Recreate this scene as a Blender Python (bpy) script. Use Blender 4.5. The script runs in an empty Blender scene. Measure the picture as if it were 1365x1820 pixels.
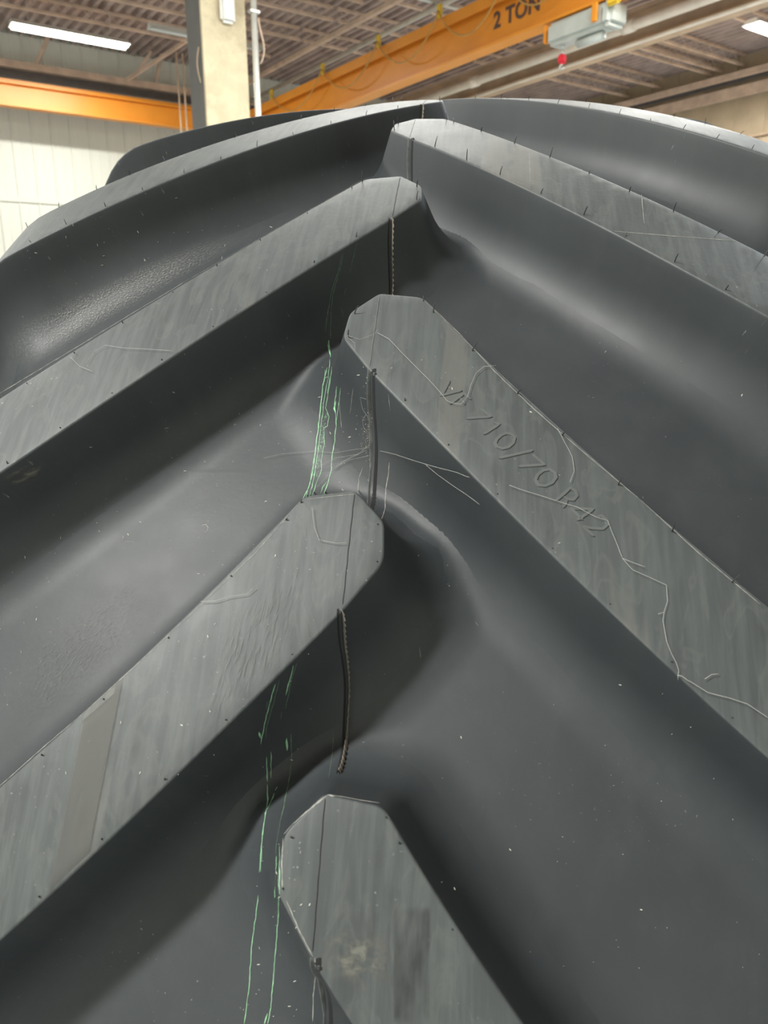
import bpy, bmesh, math, random
import numpy as np
from mathutils import Vector, Matrix
from mathutils.geometry import delaunay_2d_cdt
from mathutils.bvhtree import BVHTree
from math import sin, cos, pi, sqrt, atan2, radians, hypot

sc = bpy.context.scene
col = sc.collection
rnd = random.Random(7)

# ------------------------------------------------------------------ camera
FPX = 1359.76
CAM = Vector((0.0638, -1.1415, 1.8162))
RIGHT = Vector((0.99215514, 0.12489144, -0.00550463))
FWD = Vector((-0.12209961, 0.95864554, -0.25708055))
UPV = Vector((-0.02683017, 0.2557359, 0.9663743))
cd = bpy.data.cameras.new('camera')
cam = bpy.data.objects.new('camera', cd)
col.objects.link(cam)
cd.sensor_fit = 'VERTICAL'
cd.sensor_height = 36.0
cd.sensor_width = 27.0
cd.lens = FPX / 1820 * 36.0
cd.clip_start = 0.01
cd.clip_end = 200
m = Matrix.Identity(4)
for i in range(3):
    m[i][0] = RIGHT[i]; m[i][1] = UPV[i]; m[i][2] = -FWD[i]; m[i][3] = CAM[i]
cam.matrix_world = m
cd.dof.use_dof = True
cd.dof.focus_distance = 0.50
cd.dof.aperture_fstop = 16.0
sc.camera = cam

# ------------------------------------------------------------------ view / world
sc.view_settings.view_transform = 'Standard'
sc.view_settings.look = 'None'
sc.view_settings.gamma = 1.0
sc.view_settings.use_curve_mapping = False
sc.view_settings.exposure = 0.14
w = bpy.data.worlds.new('world'); sc.world = w
w.use_nodes = True
w.node_tree.nodes['Background'].inputs[0].default_value = (0.80, 0.90, 1.0, 1)
w.node_tree.nodes['Background'].inputs[1].default_value = 0.5
KEY = 760.0        # fixture above and behind the photographer's left shoulder
FIX = 700.0        # the other fixtures of the hall, and unseen ones added for sheen

# room frame: the hall stands turned against the tyre; u runs along the crane bridge, v along the far wall
U = Vector((-0.670, 0.742, 0)).normalized()
V = Vector((0.742, 0.670, 0)).normalized()
Z = Vector((0, 0, 1))
def W(u, v, z): return U * u + V * v + Z * z
ROOM = dict(u0=-7.0, u1=17.45, v0=-8.0, v1=16.6, h=7.15)

# fixtures (u, v, z, length, watts, lit)
FIXTURES = [(14.42, 3.40, 6.40, 1.95, FIX*0.32, True),
            (13.35, 5.45, 6.42, 2.1, 0.0, False),
            (7.00, 11.50, 6.30, 0.5, FIX*0.3, True),
            (7.30, 13.0, 6.30, 1.25, FIX, True),
            (-0.55, -4.70, 6.40, 2.3, KEY, True),
            (3.0, 12.0, 6.40, 2.3, FIX*0.22, True),
            (6.5, -3.5, 6.40, 2.3, FIX*0.5, True),
            (3.8, 2.4, 6.40, 2.3, FIX*0.30, True),  # added out of view, puts sheen on the lug tops
            (3.6, 6.4, 6.40, 2.3, FIX*0.42, True),  # another unseen light, added to brighten the far lug tops
            (0.4, 6.8, 6.40, 2.3, FIX*0.40, True)]  # unseen, added for sheen and a cool tint on the right
LABELS = ['long bright ceiling light glowing above the white wall at top left',
          'unlit white strip light running into the wooden looking column',
          'small glowing ceiling light at the top edge beside the brown girder',
          'bright glowing ceiling light cut by the right edge of the picture',
          'ceiling light overhead behind the camera', 'ceiling light far to the right outside the picture',
          'ceiling light to the left outside the picture',
          'unseen ceiling light added for lug top sheen above the tyre, over the upper edge of the picture', 'unseen ceiling light added for lug top sheen above the crane bridge, outside the picture', 'unseen ceiling light added for sheen to the right of the tyre, outside the picture']

# ------------------------------------------------------------------ material helpers
def new_mat(name):
    mt = bpy.data.materials.new(name); mt.use_nodes = True
    nt = mt.node_tree
    return mt, nt, nt.nodes['Principled BSDF']
def N(nt, typ, **kw):
    n = nt.nodes.new(typ)
    for k, v in kw.items():
        if k.startswith('_'): setattr(n, k[1:], v)
        else: n.inputs[k.replace('__', ' ')].default_value = v
    return n
def ramp(nt, fac, stops):
    r = nt.nodes.new('ShaderNodeValToRGB')
    el = r.color_ramp.elements
    while len(el) < len(stops): el.new(0.5)
    for e, (p, c) in zip(el, stops):
        e.position = p; e.color = (c, c, c, 1) if isinstance(c, (int, float)) else (*c, 1)
    nt.links.new(fac, r.inputs[0]); return r.outputs[0]
def mixc(nt, fac, a, b, blend='MIX'):
    mx = nt.nodes.new('ShaderNodeMix'); mx.data_type = 'RGBA'; mx.blend_type = blend
    for s, x in ((mx.inputs[0], fac), (mx.inputs[6], a), (mx.inputs[7], b)):
        if isinstance(x, bpy.types.NodeSocket): nt.links.new(x, s)
        elif isinstance(x, (int, float)): s.default_value = x
        else: s.default_value = (*x, 1)
    return mx.outputs[2]
def simple(name, c, rough=0.6, metal=0.0, noise=0.15, scale=8.0, coord='Object', dirt=None):
    mt, nt, b = new_mat(name)
    tc = nt.nodes.new('ShaderNodeTexCoord')
    n = N(nt, 'ShaderNodeTexNoise', Scale=scale, Detail=5.0)
    nt.links.new(tc.outputs[coord], n.inputs['Vector'])
    lo = tuple(x * (1 - noise) for x in c); hi = tuple(min(1, x * (1 + noise)) for x in c)
    f = ramp(nt, n.outputs[0], [(0.3, 0.0), (0.7, 1.0)])
    cc = mixc(nt, f, lo, hi)
    if dirt:
        n2 = N(nt, 'ShaderNodeTexNoise', Scale=scale*0.35, Detail=6.0, Roughness=0.7)
        nt.links.new(tc.outputs[coord], n2.inputs['Vector'])
        cc = mixc(nt, ramp(nt, n2.outputs[0], [(0.48, 0.0), (0.68, 0.8)]), cc, dirt)
    nt.links.new(cc, b.inputs['Base Color'])
    b.inputs['Roughness'].default_value = rough; b.inputs['Metallic'].default_value = metal
    return mt
def emis(name, c, s):
    mt, nt, b = new_mat(name)
    b.inputs['Base Color'].default_value = (*c, 1)
    b.inputs['Emission Color'].default_value = (*c, 1); b.inputs['Emission Strength'].default_value = s
    return mt

def rubber(name, top, gain=1.0):
    mt, nt, b = new_mat(name)
    L = nt.links
    uv = N(nt, 'ShaderNodeUVMap'); oi = nt.nodes.new('ShaderNodeObjectInfo')
    off = N(nt, 'ShaderNodeVectorMath', _operation='SCALE'); off.inputs['Scale'].default_value = 37.0
    cmb = nt.nodes.new('ShaderNodeCombineXYZ'); 
    if top: L.new(oi.outputs['Random'], cmb.inputs[2]); L.new(oi.outputs['Random'], cmb.inputs[0])
    L.new(cmb.outputs[0], off.inputs[0])
    add = N(nt, 'ShaderNodeVectorMath', _operation='ADD'); L.new(uv.outputs[0], add.inputs[0]); L.new(off.outputs[0], add.inputs[1])
    def mapped(sx, sy):
        mp = N(nt, 'ShaderNodeMapping'); mp.inputs['Scale'].default_value = (sx, sy, 1); L.new(add.outputs[0], mp.inputs[0]); return mp.outputs[0]
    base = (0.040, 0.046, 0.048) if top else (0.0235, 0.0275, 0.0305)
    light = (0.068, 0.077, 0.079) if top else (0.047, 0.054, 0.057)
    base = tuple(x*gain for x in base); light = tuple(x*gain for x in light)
    # broad patches
    n1 = N(nt, 'ShaderNodeTexNoise', Scale=11.0, Detail=4.0); L.new(add.outputs[0], n1.inputs['Vector'])
    c = mixc(nt, ramp(nt, n1.outputs[0], [(0.35, 0.0), (0.7, 0.55 if top else 0.35)]), base, light)
    rough_in = None
    if top:
        # streaks that run round the tyre
        n2 = N(nt, 'ShaderNodeTexNoise', Scale=1.0, Detail=4.0, Roughness=0.6, Distortion=0.25); L.new(mapped(230, 15), n2.inputs['Vector'])
        c = mixc(nt, ramp(nt, n2.outputs[0], [(0.40, 0.0), (0.68, 0.5)]), c, (0.090, 0.101, 0.101))
        n3 = N(nt, 'ShaderNodeTexNoise', Scale=1.0, Detail=3.0, Distortion=1.2); L.new(mapped(60, 22), n3.inputs['Vector'])
        c = mixc(nt, ramp(nt, n3.outputs[0], [(0.52, 0.0), (0.57, 0.28), (0.64, 0.06)]), c, (0.100, 0.106, 0.098))
        n4 = N(nt, 'ShaderNodeTexNoise', Scale=1.0, Detail=3.0); L.new(mapped(34, 3), n4.inputs['Vector'])
        c = mixc(nt, ramp(nt, n4.outputs[0], [(0.60, 0.0), (0.64, 0.55)]), c, (0.100, 0.100, 0.090))
        n8 = N(nt, 'ShaderNodeTexNoise', Scale=1.0, Detail=4.0); L.new(mapped(70, 30), n8.inputs['Vector'])
        c = mixc(nt, ramp(nt, n8.outputs[0], [(0.62, 0.0), (0.72, 0.35)]), c, (0.022, 0.025, 0.026))
    else:
        n2 = N(nt, 'ShaderNodeTexNoise', Scale=1.0, Detail=5.0, Roughness=0.65); L.new(mapped(45, 25), n2.inputs['Vector'])
        c = mixc(nt, ramp(nt, n2.outputs[0], [(0.50, 0.0), (0.8, 0.30)]), c, (0.058, 0.062, 0.062))
    # dust specks and fine powder
    v1 = N(nt, 'ShaderNodeTexNoise', Scale=420.0, Detail=2.0); L.new(add.outputs[0], v1.inputs['Vector'])
    v2 = N(nt, 'ShaderNodeTexNoise', Scale=16.0, Detail=3.0); L.new(add.outputs[0], v2.inputs['Vector'])
    mul = N(nt, 'ShaderNodeMath', _operation='MULTIPLY')
    L.new(ramp(nt, v1.outputs[0], [(0.70, 0.0), (0.76, 1.0)]), mul.inputs[0]); L.new(ramp(nt, v2.outputs[0], [(0.50, 0.0), (0.62, 0.55)]), mul.inputs[1])
    c = mixc(nt, mul.outputs[0], c, (0.28, 0.28, 0.25))
    L.new(c, b.inputs['Base Color'])
    n5 = N(nt, 'ShaderNodeTexNoise', Scale=30.0, Detail=4.0); L.new(add.outputs[0], n5.inputs['Vector'])
    rr = N(nt, 'ShaderNodeMapRange'); rr.inputs['To Min'].default_value = 0.47 if top else 0.48; rr.inputs['To Max'].default_value = 0.62 if top else 0.60
    L.new(n5.outputs[0], rr.inputs['Value']); L.new(rr.outputs[0], b.inputs['Roughness'])
    b.inputs['Specular IOR Level'].default_value = 0.45
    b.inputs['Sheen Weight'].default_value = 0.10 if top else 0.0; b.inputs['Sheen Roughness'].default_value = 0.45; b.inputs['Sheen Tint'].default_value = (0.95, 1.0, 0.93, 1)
    bp_ = N(nt, 'ShaderNodeBump', Strength=0.12, Distance=0.0006)
    n6 = N(nt, 'ShaderNodeTexNoise', Scale=260.0, Detail=4.0); L.new(add.outputs[0], n6.inputs['Vector'])
    L.new(n6.outputs[0], bp_.inputs['Height']); L.new(bp_.outputs[0], b.inputs['Normal'])
    return mt
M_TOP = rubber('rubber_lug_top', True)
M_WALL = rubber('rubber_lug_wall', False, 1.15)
M_BLACK = simple('dark_crack', (0.008, 0.008, 0.009), 0.9)
M_FLASH = simple('rubber_flash', (0.15, 0.13, 0.105), 0.7, noise=0.35, scale=300)
M_SEAM = simple('seam_line', (0.10, 0.105, 0.10), 0.6, noise=0.3, scale=200)
M_SEAMD = simple('seam_line_dark', (0.02, 0.02, 0.022), 0.6, noise=0.3, scale=200)
M_SPEW = simple('vent_spew_rubber', (0.03, 0.03, 0.032), 0.45)
M_LET = simple('raised_letter_rubber', (0.085, 0.093, 0.092), 0.45, noise=0.1, scale=90)
M_GREEN = simple('green_paint', (0.22, 0.42, 0.25), 0.6, noise=0.35, scale=350)
M_GREEN2 = simple('green_paint_worn', (0.075, 0.12, 0.085), 0.65, noise=0.5, scale=400)
M_SCRATCH_GLINT = simple('pale_scratch_and_edge_glint', (0.24, 0.24, 0.22), 0.8, noise=0.3, scale=300)
M_WEB = simple('spider_silk', (0.34, 0.35, 0.33), 0.5, noise=0.1)

# ------------------------------------------------------------------ object helpers
def link(o, parent=None):
    col.objects.link(o)
    if parent is not None: o.parent = parent
    return o
def obj_from(name, verts, faces, mats, parent=None, smooth=False, midx=None, uvs=None):
    me = bpy.data.meshes.new(name)
    me.from_pydata([tuple(v) for v in verts], [], faces)
    for x in (mats if isinstance(mats, (list, tuple)) else [mats]): me.materials.append(x)
    if midx: me.polygons.foreach_set('material_index', midx)
    if smooth: me.polygons.foreach_set('use_smooth', [True] * len(me.polygons))
    if uvs:
        ul = me.uv_layers.new(name='UVMap')
        for lp in me.loops: ul.data[lp.index].uv = uvs[lp.vertex_index]
    me.update()
    return link(bpy.data.objects.new(name, me), parent)
def tag(o, label=None, cat=None, group=None, kind=None):
    if label: o['label'] = label
    if cat: o['category'] = cat
    if group: o['group'] = group
    if kind: o['kind'] = kind
    return o
def empty(name, loc=(0, 0, 0)):
    o = bpy.data.objects.new(name, None); o.location = loc; o.empty_display_size = 0.1
    return link(o)
class MB:
    def __init__(s): s.v = []; s.f = []
    def add(s, vs, fs):
        n = len(s.v); s.v += [Vector(x) for x in vs]; s.f += [[i + n for i in f] for f in fs]
    def box(s, c, ax, ay, az, bev=0.0):      # centre and three half-axis vectors
        if bev <= 0:
            vs = [c + ax*i + ay*j + az*k for i in (-1, 1) for j in (-1, 1) for k in (-1, 1)]
            s.add(vs, [(0,1,3,2),(4,6,7,5),(0,4,5,1),(2,3,7,6),(0,2,6,4),(1,5,7,3)]); return
        bm = bmesh.new(); bmesh.ops.create_cube(bm, size=2)
        lx, ly, lz = ax.length, ay.length, az.length
        for v_ in bm.verts: v_.co = Vector((v_.co.x*lx, v_.co.y*ly, v_.co.z*lz))
        bmesh.ops.bevel(bm, geom=bm.edges[:], offset=bev, segments=2, affect='EDGES')
        X, Y, Zz = ax.normalized(), ay.normalized(), az.normalized()
        bm.verts.index_update()
        s.add([c + X*v_.co.x + Y*v_.co.y + Zz*v_.co.z for v_ in bm.verts], [[q.index for q in f.verts] for f in bm.faces]); bm.free()
    def bar(s, a, b, wd, ht, side=None, bev=0.0):  # box bar from a to b; wd across, ht in the up-ish direction
        d = (b - a); L_ = d.length; d = d.normalized()
        sd = side or d.cross(Z)
        if sd.length < 1e-4: sd = U.copy()
        sd = sd.normalized(); up = sd.cross(d).normalized()
        s.box((a + b)/2, d*L_/2, sd*wd/2, up*ht/2, bev)
    def tube(s, pts, r, n=8, caps=True):
        rings = []; pts = [Vector(p) for p in pts]
        prev = None
        for i, p in enumerate(pts):
            t = (pts[min(i+1, len(pts)-1)] - pts[max(i-1, 0)]).normalized()
            a = prev if prev is not None else (Z if abs(t.z) < 0.9 else Vector((1, 0, 0)))
            x = (a - t * a.dot(t)).normalized(); y = t.cross(x); prev = x
            rr = r[i] if isinstance(r, (list, tuple)) else r
            rings.append([p + (x*cos(2*pi*k/n) + y*sin(2*pi*k/n))*rr for k in range(n)])
        vs = [q for g in rings for q in g]
        fs = [(i*n+k, i*n+(k+1) % n, (i+1)*n+(k+1) % n, (i+1)*n+k) for i in range(len(pts)-1) for k in range(n)]
        if caps: fs += [tuple(range(n))[::-1], tuple((len(pts)-1)*n+k for k in range(n))]
        s.add(vs, fs)
    def build(s, name, mat, parent=None, smooth=False):
        return obj_from(name, s.v, s.f, mat, parent, smooth)

# ================================================================== THE TYRE
R = 1.03
AX = Vector((0, 0, 1.03))            # wheel axis runs along X through here, tyre stands on z = 0
C2, C4 = 0.2470, 0.8807
NL = 22
PITCH = 2*pi/NL
PH_L, PH_R = 0.78847, 0.78847 + 0.14169
P_SH, SH_R, SH_A = 0.300, 0.046, radians(62)
# cross profile, tabulated by arc length p: (x, r, nx, nr)
prof = []
dp = 0.001
x, r_, a = 0.0, R, 0.0
for i in range(601):
    p = i*dp
    if p <= 0.27: bdir = a
    else: bdir = atan2(2*C2*0.2655 + 4*C4*0.2655**3, 1.0) + (p-0.27)*2.9      # slowly turning depth direction, so the floor never folds
    prof.append((x, r_, sin(bdir), cos(bdir)))
    if p < P_SH:
        a = atan2(2*C2*x + 4*C4*x**3, 1.0)
    else:
        a = min(SH_A, a + dp/SH_R) if p < 0.385 else min(radians(84), a + dp/0.06)
    x += cos(a)*dp; r_ -= sin(a)*dp
def profile(p):
    q = min(max(abs(p)/dp, 0), 599.0); i = int(q); t = q - i
    A, B = prof[i], prof[i+1]
    X, r, nx, nr = (A[k]*(1-t) + B[k]*t for k in range(4))
    if abs(p) > 0.599: r -= (abs(p)-0.599)
    s = 1 if p >= 0 else -1
    return s*X, r, s*nx, nr
def depth(p):
    p = abs(p)
    if p < 0.15: return 0.056
    if p < 0.35:
        t = (p-0.15)/0.20; return 0.056 + 0.008*t*t*(3-2*t)
    t = min(1, (p-0.35)/0.16); return 0.064 - 0.030*t*t*(3-2*t)
def pt(p, phi, h=0.0):               # surface point, h = depth below the lug top
    X, r, nx, nr = profile(p)
    X -= nx*h; r -= nr*h
    return Vector((X, -r*cos(phi), r*sin(phi)))
# lug outline of a LEFT-side lug in (p, s); p < 0 is outward, s grows up and over the tyre
A_, B_, C_, E_, F_ = (0.0255, -0.0540), (0, -0.0505), (-0.0156, -0.0672), (-0.0172, -0.0885), (0, -0.1130)
def s_up(t):
    e = t - A_[0]; e1 = min(e, 0.29)
    s = A_[1] - 1.3827*e1 + 1.9636*e1**2 - 2.1306*e1**3
    return s - 0.78*(e - e1)
def s_lo(t):
    t1 = min(t, 0.30)
    s = F_[1] - 1.1947*t1 + 0.6857*t1**2 + 0.5291*t1**3
    return s - 0.64*(t - t1)
P_END = 0.455
def outline():
    raw = []                          # (t, s, corner radius) t = outward distance
    n = 46
    for i in range(n, -1, -1):
        t = A_[0] + (P_END - A_[0])*i/n
        raw.append((t, s_up(t), 0.022 if i == n else (0.004 if i == 0 else 0)))
    raw.append((B_[0], B_[1], 0.002)); raw.append((C_[0], C_[1], 0.004)); raw.append((E_[0], E_[1], 0.005)); raw.append((F_[0], F_[1], 0.0))
    for i in range(1, n+1):
        t = P_END*i/n
        raw.append((t, s_lo(t), 0.022 if i == n else 0))
    pts = []
    m_ = len(raw)
    for i in range(m_):
        q = Vector(raw[i][:2]); rad = raw[i][2]
        if rad == 0: pts.append(q); continue
        a = Vector(raw[(i-1) % m_][:2]); b = Vector(raw[(i+1) % m_][:2])
        da = (a-q); db = (b-q)
        la, lb = min(rad, da.length*0.45), min(rad, db.length*0.45)
        if rad > 0.01: la = min(0.0095, da.length*0.95); lb = 0.03
        pa = q + da.normalized()*la; pb = q + db.normalized()*lb
        for k in range(6):
            t = k/5; pts.append(pa*(1-t)**2 + q*2*t*(1-t) + pb*t*t)
    # densify
    out = []
    for i in range(len(pts)):
        a, b = pts[i], pts[(i+1) % len(pts)]
        L_ = (b-a).length
        if L_ < 1e-5: continue
        k = max(1, int(L_/0.007))
        for j in range(k): out.append(a.lerp(b, j/k))
    return out
OUT = outline()                        # (t, s), runs end -> up edge inward -> nose -> lower edge outward
SLOPE2 = 0.60
def foot_params(q, nn):
    nose = max(0.0, 1 - max(q.x, 0)/0.06) if q.x < 0.06 else 0.0
    nose = nose*nose*(3-2*nose)
    tip = nose*max(0.0, -nn.x)*(1 if nn.y < 0.3 else max(0, 1-(nn.y-0.3)/0.5))
    lower = max(0.0, -nn.y)
    return 0.22 + 0.16*tip + 0.05*lower, 0.036 + 0.018*tip + 0.016*min(1, max(0, (q.x-0.12)/0.2))*min(1, max(0, (0.47-q.x)/0.08))
def outline_normals():
    n = len(OUT)
    area = sum(OUT[i].x*OUT[(i+1) % n].y - OUT[(i+1) % n].x*OUT[i].y for i in range(n))
    sg = 1 if area > 0 else -1
    nor = []
    for i in range(n):
        a, b, c = OUT[i-1], OUT[i], OUT[(i+1) % n]
        e1 = (b-a).normalized(); e2 = (c-b).normalized()
        nor.append((Vector((e1.y, -e1.x)) + Vector((e2.y, -e2.x))).normalized()*sg)
    for _ in range(2):
        nor = [(nor[i-1] + nor[i]*2 + nor[(i+1) % n]).normalized() for i in range(n)]
    return nor
def lug_geometry(side):
    # side -1: left lug, +1: right lug (mirror)
    n = len(OUT)
    area = sum(OUT[i].x*OUT[(i+1) % n].y - OUT[(i+1) % n].x*OUT[i].y for i in range(n))
    sg = 1 if area > 0 else -1
    nor = []
    for i in range(n):
        a, b, c = OUT[i-1], OUT[i], OUT[(i+1) % n]
        e1 = (b-a).normalized(); e2 = (c-b).normalized()
        nn = Vector((e1.y, -e1.x)) + Vector((e2.y, -e2.x))
        nor.append(nn.normalized()*sg)
    for _ in range(2):
        nor = [(nor[i-1] + nor[i]*2 + nor[(i+1) % n]).normalized() for i in range(n)]
    rings = []
    NW, NF = 5, 7
    for i in range(n):
        q, nn = OUT[i], nor[i]
        tanw, rf = foot_params(q, nn)
        D = 0.056; al = atan2(1, tanw); h1 = D - rf*(1-cos(al))
        sec = [(0, 0), (0.0005, 0.0001), (0.0011, 0.0006), (0.0015, 0.0015)]
        for k in range(1, NW+1):
            h = 0.0015 + (h1-0.0015)*k/NW; sec.append((0.0015 + tanw*(h-0.0015), h))
        de = sec[-1][0] + rf*sin(al); a2 = atan2(SLOPE2, 1)
        for k in range(1, NF+1):
            an = al + (a2-al)*k/NF; sec.append((de - rf*sin(an), D - rf*(1-cos(an))))
        d2, h2 = sec[-1]
        for q_ in (0.003, 0.006, 0.009): sec.append((d2+q_, h2+SLOPE2*q_))
        sec.append((d2+0.012, h2+0.011))
        rings.append([(q + nn*d, h*depth((q + nn*d).x)/D) for d, h in sec])
    ns = len(rings[0])
    verts, faces, uvs, mid = [], [], [], []
    # top cap by constrained triangulation with inner points
    coords = [Vector((q.x, q.y)) for q in OUT]
    edges = [(i, (i+1) % n) for i in range(n)]
    def inside(P):
        c = False; j = n-1
        for i in range(n):
            a, b = OUT[i], OUT[j]
            if (a.y > P[1]) != (b.y > P[1]) and P[0] < (b.x-a.x)*(P[1]-a.y)/(b.y-a.y) + a.x: c = not c
            j = i
        return c
    def dmin(P): return min((P[0]-q.x)**2 + (P[1]-q.y)**2 for q in OUT)
    xs = min(q.x for q in OUT); xe = max(q.x for q in OUT); ys = min(q.y for q in OUT); ye = max(q.y for q in OUT)
    g = 0.011; xx = xs
    while xx < xe:
        yy = ys
        while yy < ye:
            if inside((xx, yy)) and dmin((xx, yy)) > 0.004**2: coords.append(Vector((xx, yy)))
            yy += g
        xx += g
    vo, eo, fo, *_ = delaunay_2d_cdt(coords, edges, [list(range(n))], 1, 1e-7)
    S = side
    def put(q, h):
        verts.append(pt(S*q.x, q.y/R, h)); uvs.append((S*q.x, q.y)); return len(verts)-1
    base0 = len(verts)
    for q in vo: put(q, 0)
    for f in fo: faces.append(tuple(f)); mid.append(0)
    start = len(verts)
    for i in range(n):
        for d, h in rings[i]: put(d, h)
    for i in range(n):
        j = (i+1) % n
        for k in range(ns-1):
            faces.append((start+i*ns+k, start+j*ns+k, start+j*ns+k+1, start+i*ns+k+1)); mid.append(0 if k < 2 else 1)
    return verts, faces, mid, uvs, rings
def fix_normals(me, outward):
    bm = bmesh.new(); bm.from_mesh(me)
    bmesh.ops.remove_doubles(bm, verts=bm.verts, dist=2e-5)
    bmesh.ops.recalc_face_normals(bm, faces=bm.faces)
    bm.faces.ensure_lookup_table()
    s = 0
    for f in bm.faces:
        c = f.calc_center_median(); s += f.normal.dot(Vector((0, c.y, c.z)))*f.calc_area()
    if s < 0:
        for f in bm.faces: f.normal_flip()
    bm.to_mesh(me); bm.free()

tyre = empty('tractor_tyre', AX)
tag(tyre, 'huge new black tractor tyre with deep chevron lugs filling the picture', 'tyre')

# tread base: the groove floor, risen softly towards the foot of every lug; one pitch is computed and repeated
NORS = outline_normals()
nO = len(OUT)
OA = np.array([[q.x, q.y] for q in OUT]); OB = np.roll(OA, -1, axis=0)
FP = np.array([foot_params(OUT[i], NORS[i]) for i in range(nO)])
for _ in range(4): FP = (np.roll(FP, 1, 0) + 2*FP + np.roll(FP, -1, 0))/4
def raise_of(P):
    """height of a lug's soft foot over the groove floor at points P (t, s)"""
    out = np.zeros(len(P))
    box = (P[:, 0] > -0.12) & (P[:, 0] < 0.56) & (P[:, 1] < 0.06) & (P[:, 1] > -0.60)
    Q = P[box]
    if not len(Q): return out
    d2 = OB - OA; ll = (d2**2).sum(1)
    best = np.full(len(Q), 1e9); bi = np.zeros(len(Q), int); bt = np.zeros(len(Q)); ins = np.zeros(len(Q), bool)
    for k in range(nO):
        w_ = Q - OA[k]; t = np.clip((w_ @ d2[k])/ll[k], 0, 1)
        dd = w_ - t[:, None]*d2[k]; ds = (dd**2).sum(1)
        m_ = ds < best; best[m_] = ds[m_]; bi[m_] = k; bt[m_] = t[m_]
        c = (OA[k, 1] > Q[:, 1]) != (OB[k, 1] > Q[:, 1])
        if c.any():
            xx = d2[k, 0]*(Q[:, 1]-OA[k, 1])/(d2[k, 1] if abs(d2[k, 1]) > 1e-12 else 1e-12) + OA[k, 0]
            ins ^= c & (Q[:, 0] < xx)
    d = np.sqrt(best); d[ins] = 0
    F = FP[bi]*(1-bt[:, None]) + FP[(bi+1) % nO]*bt[:, None]
    tanw, rf = F[:, 0], F[:, 1]
    al = np.arctan2(1, tanw); h1 = 0.056 - rf*(1-np.cos(al)); d1 = 0.0015 + tanw*(h1-0.0015); de = d1 + rf*np.sin(al)
    a2 = atan2(SLOPE2, 1); dd2 = de - rf*sin(a2); r2 = rf*(1-cos(a2))
    e = np.clip(de-d, 0, rf*0.99)
    r_ = np.where(d >= dd2, rf - np.sqrt(rf**2 - e**2), r2 + np.minimum(SLOPE2*(dd2-d), 0.004))
    out[box] = r_
    return out
NROW, NCOL = 98, 345
PMAX = 0.525
gp = np.linspace(-PMAX, PMAX, NCOL); gs = np.arange(NROW)/NROW*PITCH*R
GP, GS = np.meshgrid(gp, gs)
acc = np.zeros(GP.size)
for k in range(-2, 4):
    for sgn, off in ((-1, 0.0), (1, (PH_R-PH_L)*R)):
        Pq = np.stack([GP.ravel()*sgn, GS.ravel() - off - k*PITCH*R], 1)
        acc += raise_of(Pq)**2.0
rise = np.sqrt(acc).reshape(GP.shape)
rise *= np.clip((PMAX-np.abs(GP))/0.03, 0, 1)
PR = np.array([profile(p) for p in gp]); DP = np.array([depth(p) for p in gp])
hh = DP[None, :]*(1 - rise/0.056)
Xg = PR[None, :, 0] - PR[None, :, 2]*hh; Rg = PR[None, :, 1] - PR[None, :, 3]*hh
def grid_obj(name, Xs, Rs, phs, us, mat, wrap_cols=False):
    nr, nc = Xs.shape
    co = np.empty((nr, nc, 3)); co[..., 0] = Xs; co[..., 1] = -Rs*np.cos(phs)[:, None]; co[..., 2] = Rs*np.sin(phs)[:, None]
    me = bpy.data.meshes.new(name)
    ii = np.arange(nr)[:, None]; jj = np.arange(nc if wrap_cols else nc-1)[None, :]
    i2 = (ii+1) % nr; j2 = (jj+1) % nc
    q = np.stack([ii*nc+jj, ii*nc+j2, i2*nc+j2, i2*nc+jj], -1).reshape(-1, 4)[:, ::1]
    me.vertices.add(nr*nc); me.vertices.foreach_set('co', co.ravel())
    nf = len(q); me.loops.add(nf*4); me.loops.foreach_set('vertex_index', q.ravel().astype(np.int32))
    me.polygons.add(nf); me.polygons.foreach_set('loop_start', np.arange(nf, dtype=np.int32)*4)
    me.polygons.foreach_set('use_smooth', np.ones(nf, bool))
    uvv = np.stack([np.broadcast_to(us[None, :], Xs.shape), np.broadcast_to((phs*R)[:, None], Xs.shape)], -1).reshape(-1, 2)
    ul = me.uv_layers.new(name='UVMap'); ul.data.foreach_set('uv', uvv[q.ravel()].ravel())
    me.materials.append(mat); me.update(); me.validate()
    return link(bpy.data.objects.new(name, me), tyre), co.reshape(-1, 3), q
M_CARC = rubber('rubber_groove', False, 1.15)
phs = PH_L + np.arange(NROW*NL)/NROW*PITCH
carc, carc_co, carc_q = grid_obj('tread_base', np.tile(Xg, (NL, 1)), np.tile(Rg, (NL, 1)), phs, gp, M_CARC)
x_end, r_end = Xg[0, -1], Rg[0, -1]
ctrl = [(x_end, r_end), (x_end+0.004, r_end-0.03), (0.362, 0.75), (0.345, 0.66), (0.305, 0.58), (0.262, 0.545), (0.235, 0.534), (0.225, 0.545), (0.245, 0.575), (0.300, 0.68), (0.315, 0.76), (0.29, 0.87), (0.20, 0.915), (0.0, 0.93)]
def catmull(P, k=4):
    out = []
    for i in range(len(P)-1):
        a, b, c, d = P[max(i-1, 0)], P[i], P[i+1], P[min(i+2, len(P)-1)]
        for j in range(k):
            t = j/k
            out.append(tuple(0.5*((2*b[m_]) + (-a[m_]+c[m_])*t + (2*a[m_]-5*b[m_]+4*c[m_]-d[m_])*t*t + (-a[m_]+3*b[m_]-3*c[m_]+d[m_])*t**3) for m_ in (0, 1)))
    out.append(P[-1]); return out
rh = catmull(ctrl)
ringp = rh + [(-x, r) for x, r in rh[::-1][1:]]
RX = np.array([a for a, b in ringp]); RR = np.array([b for a, b in ringp]); NPH = 264
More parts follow.
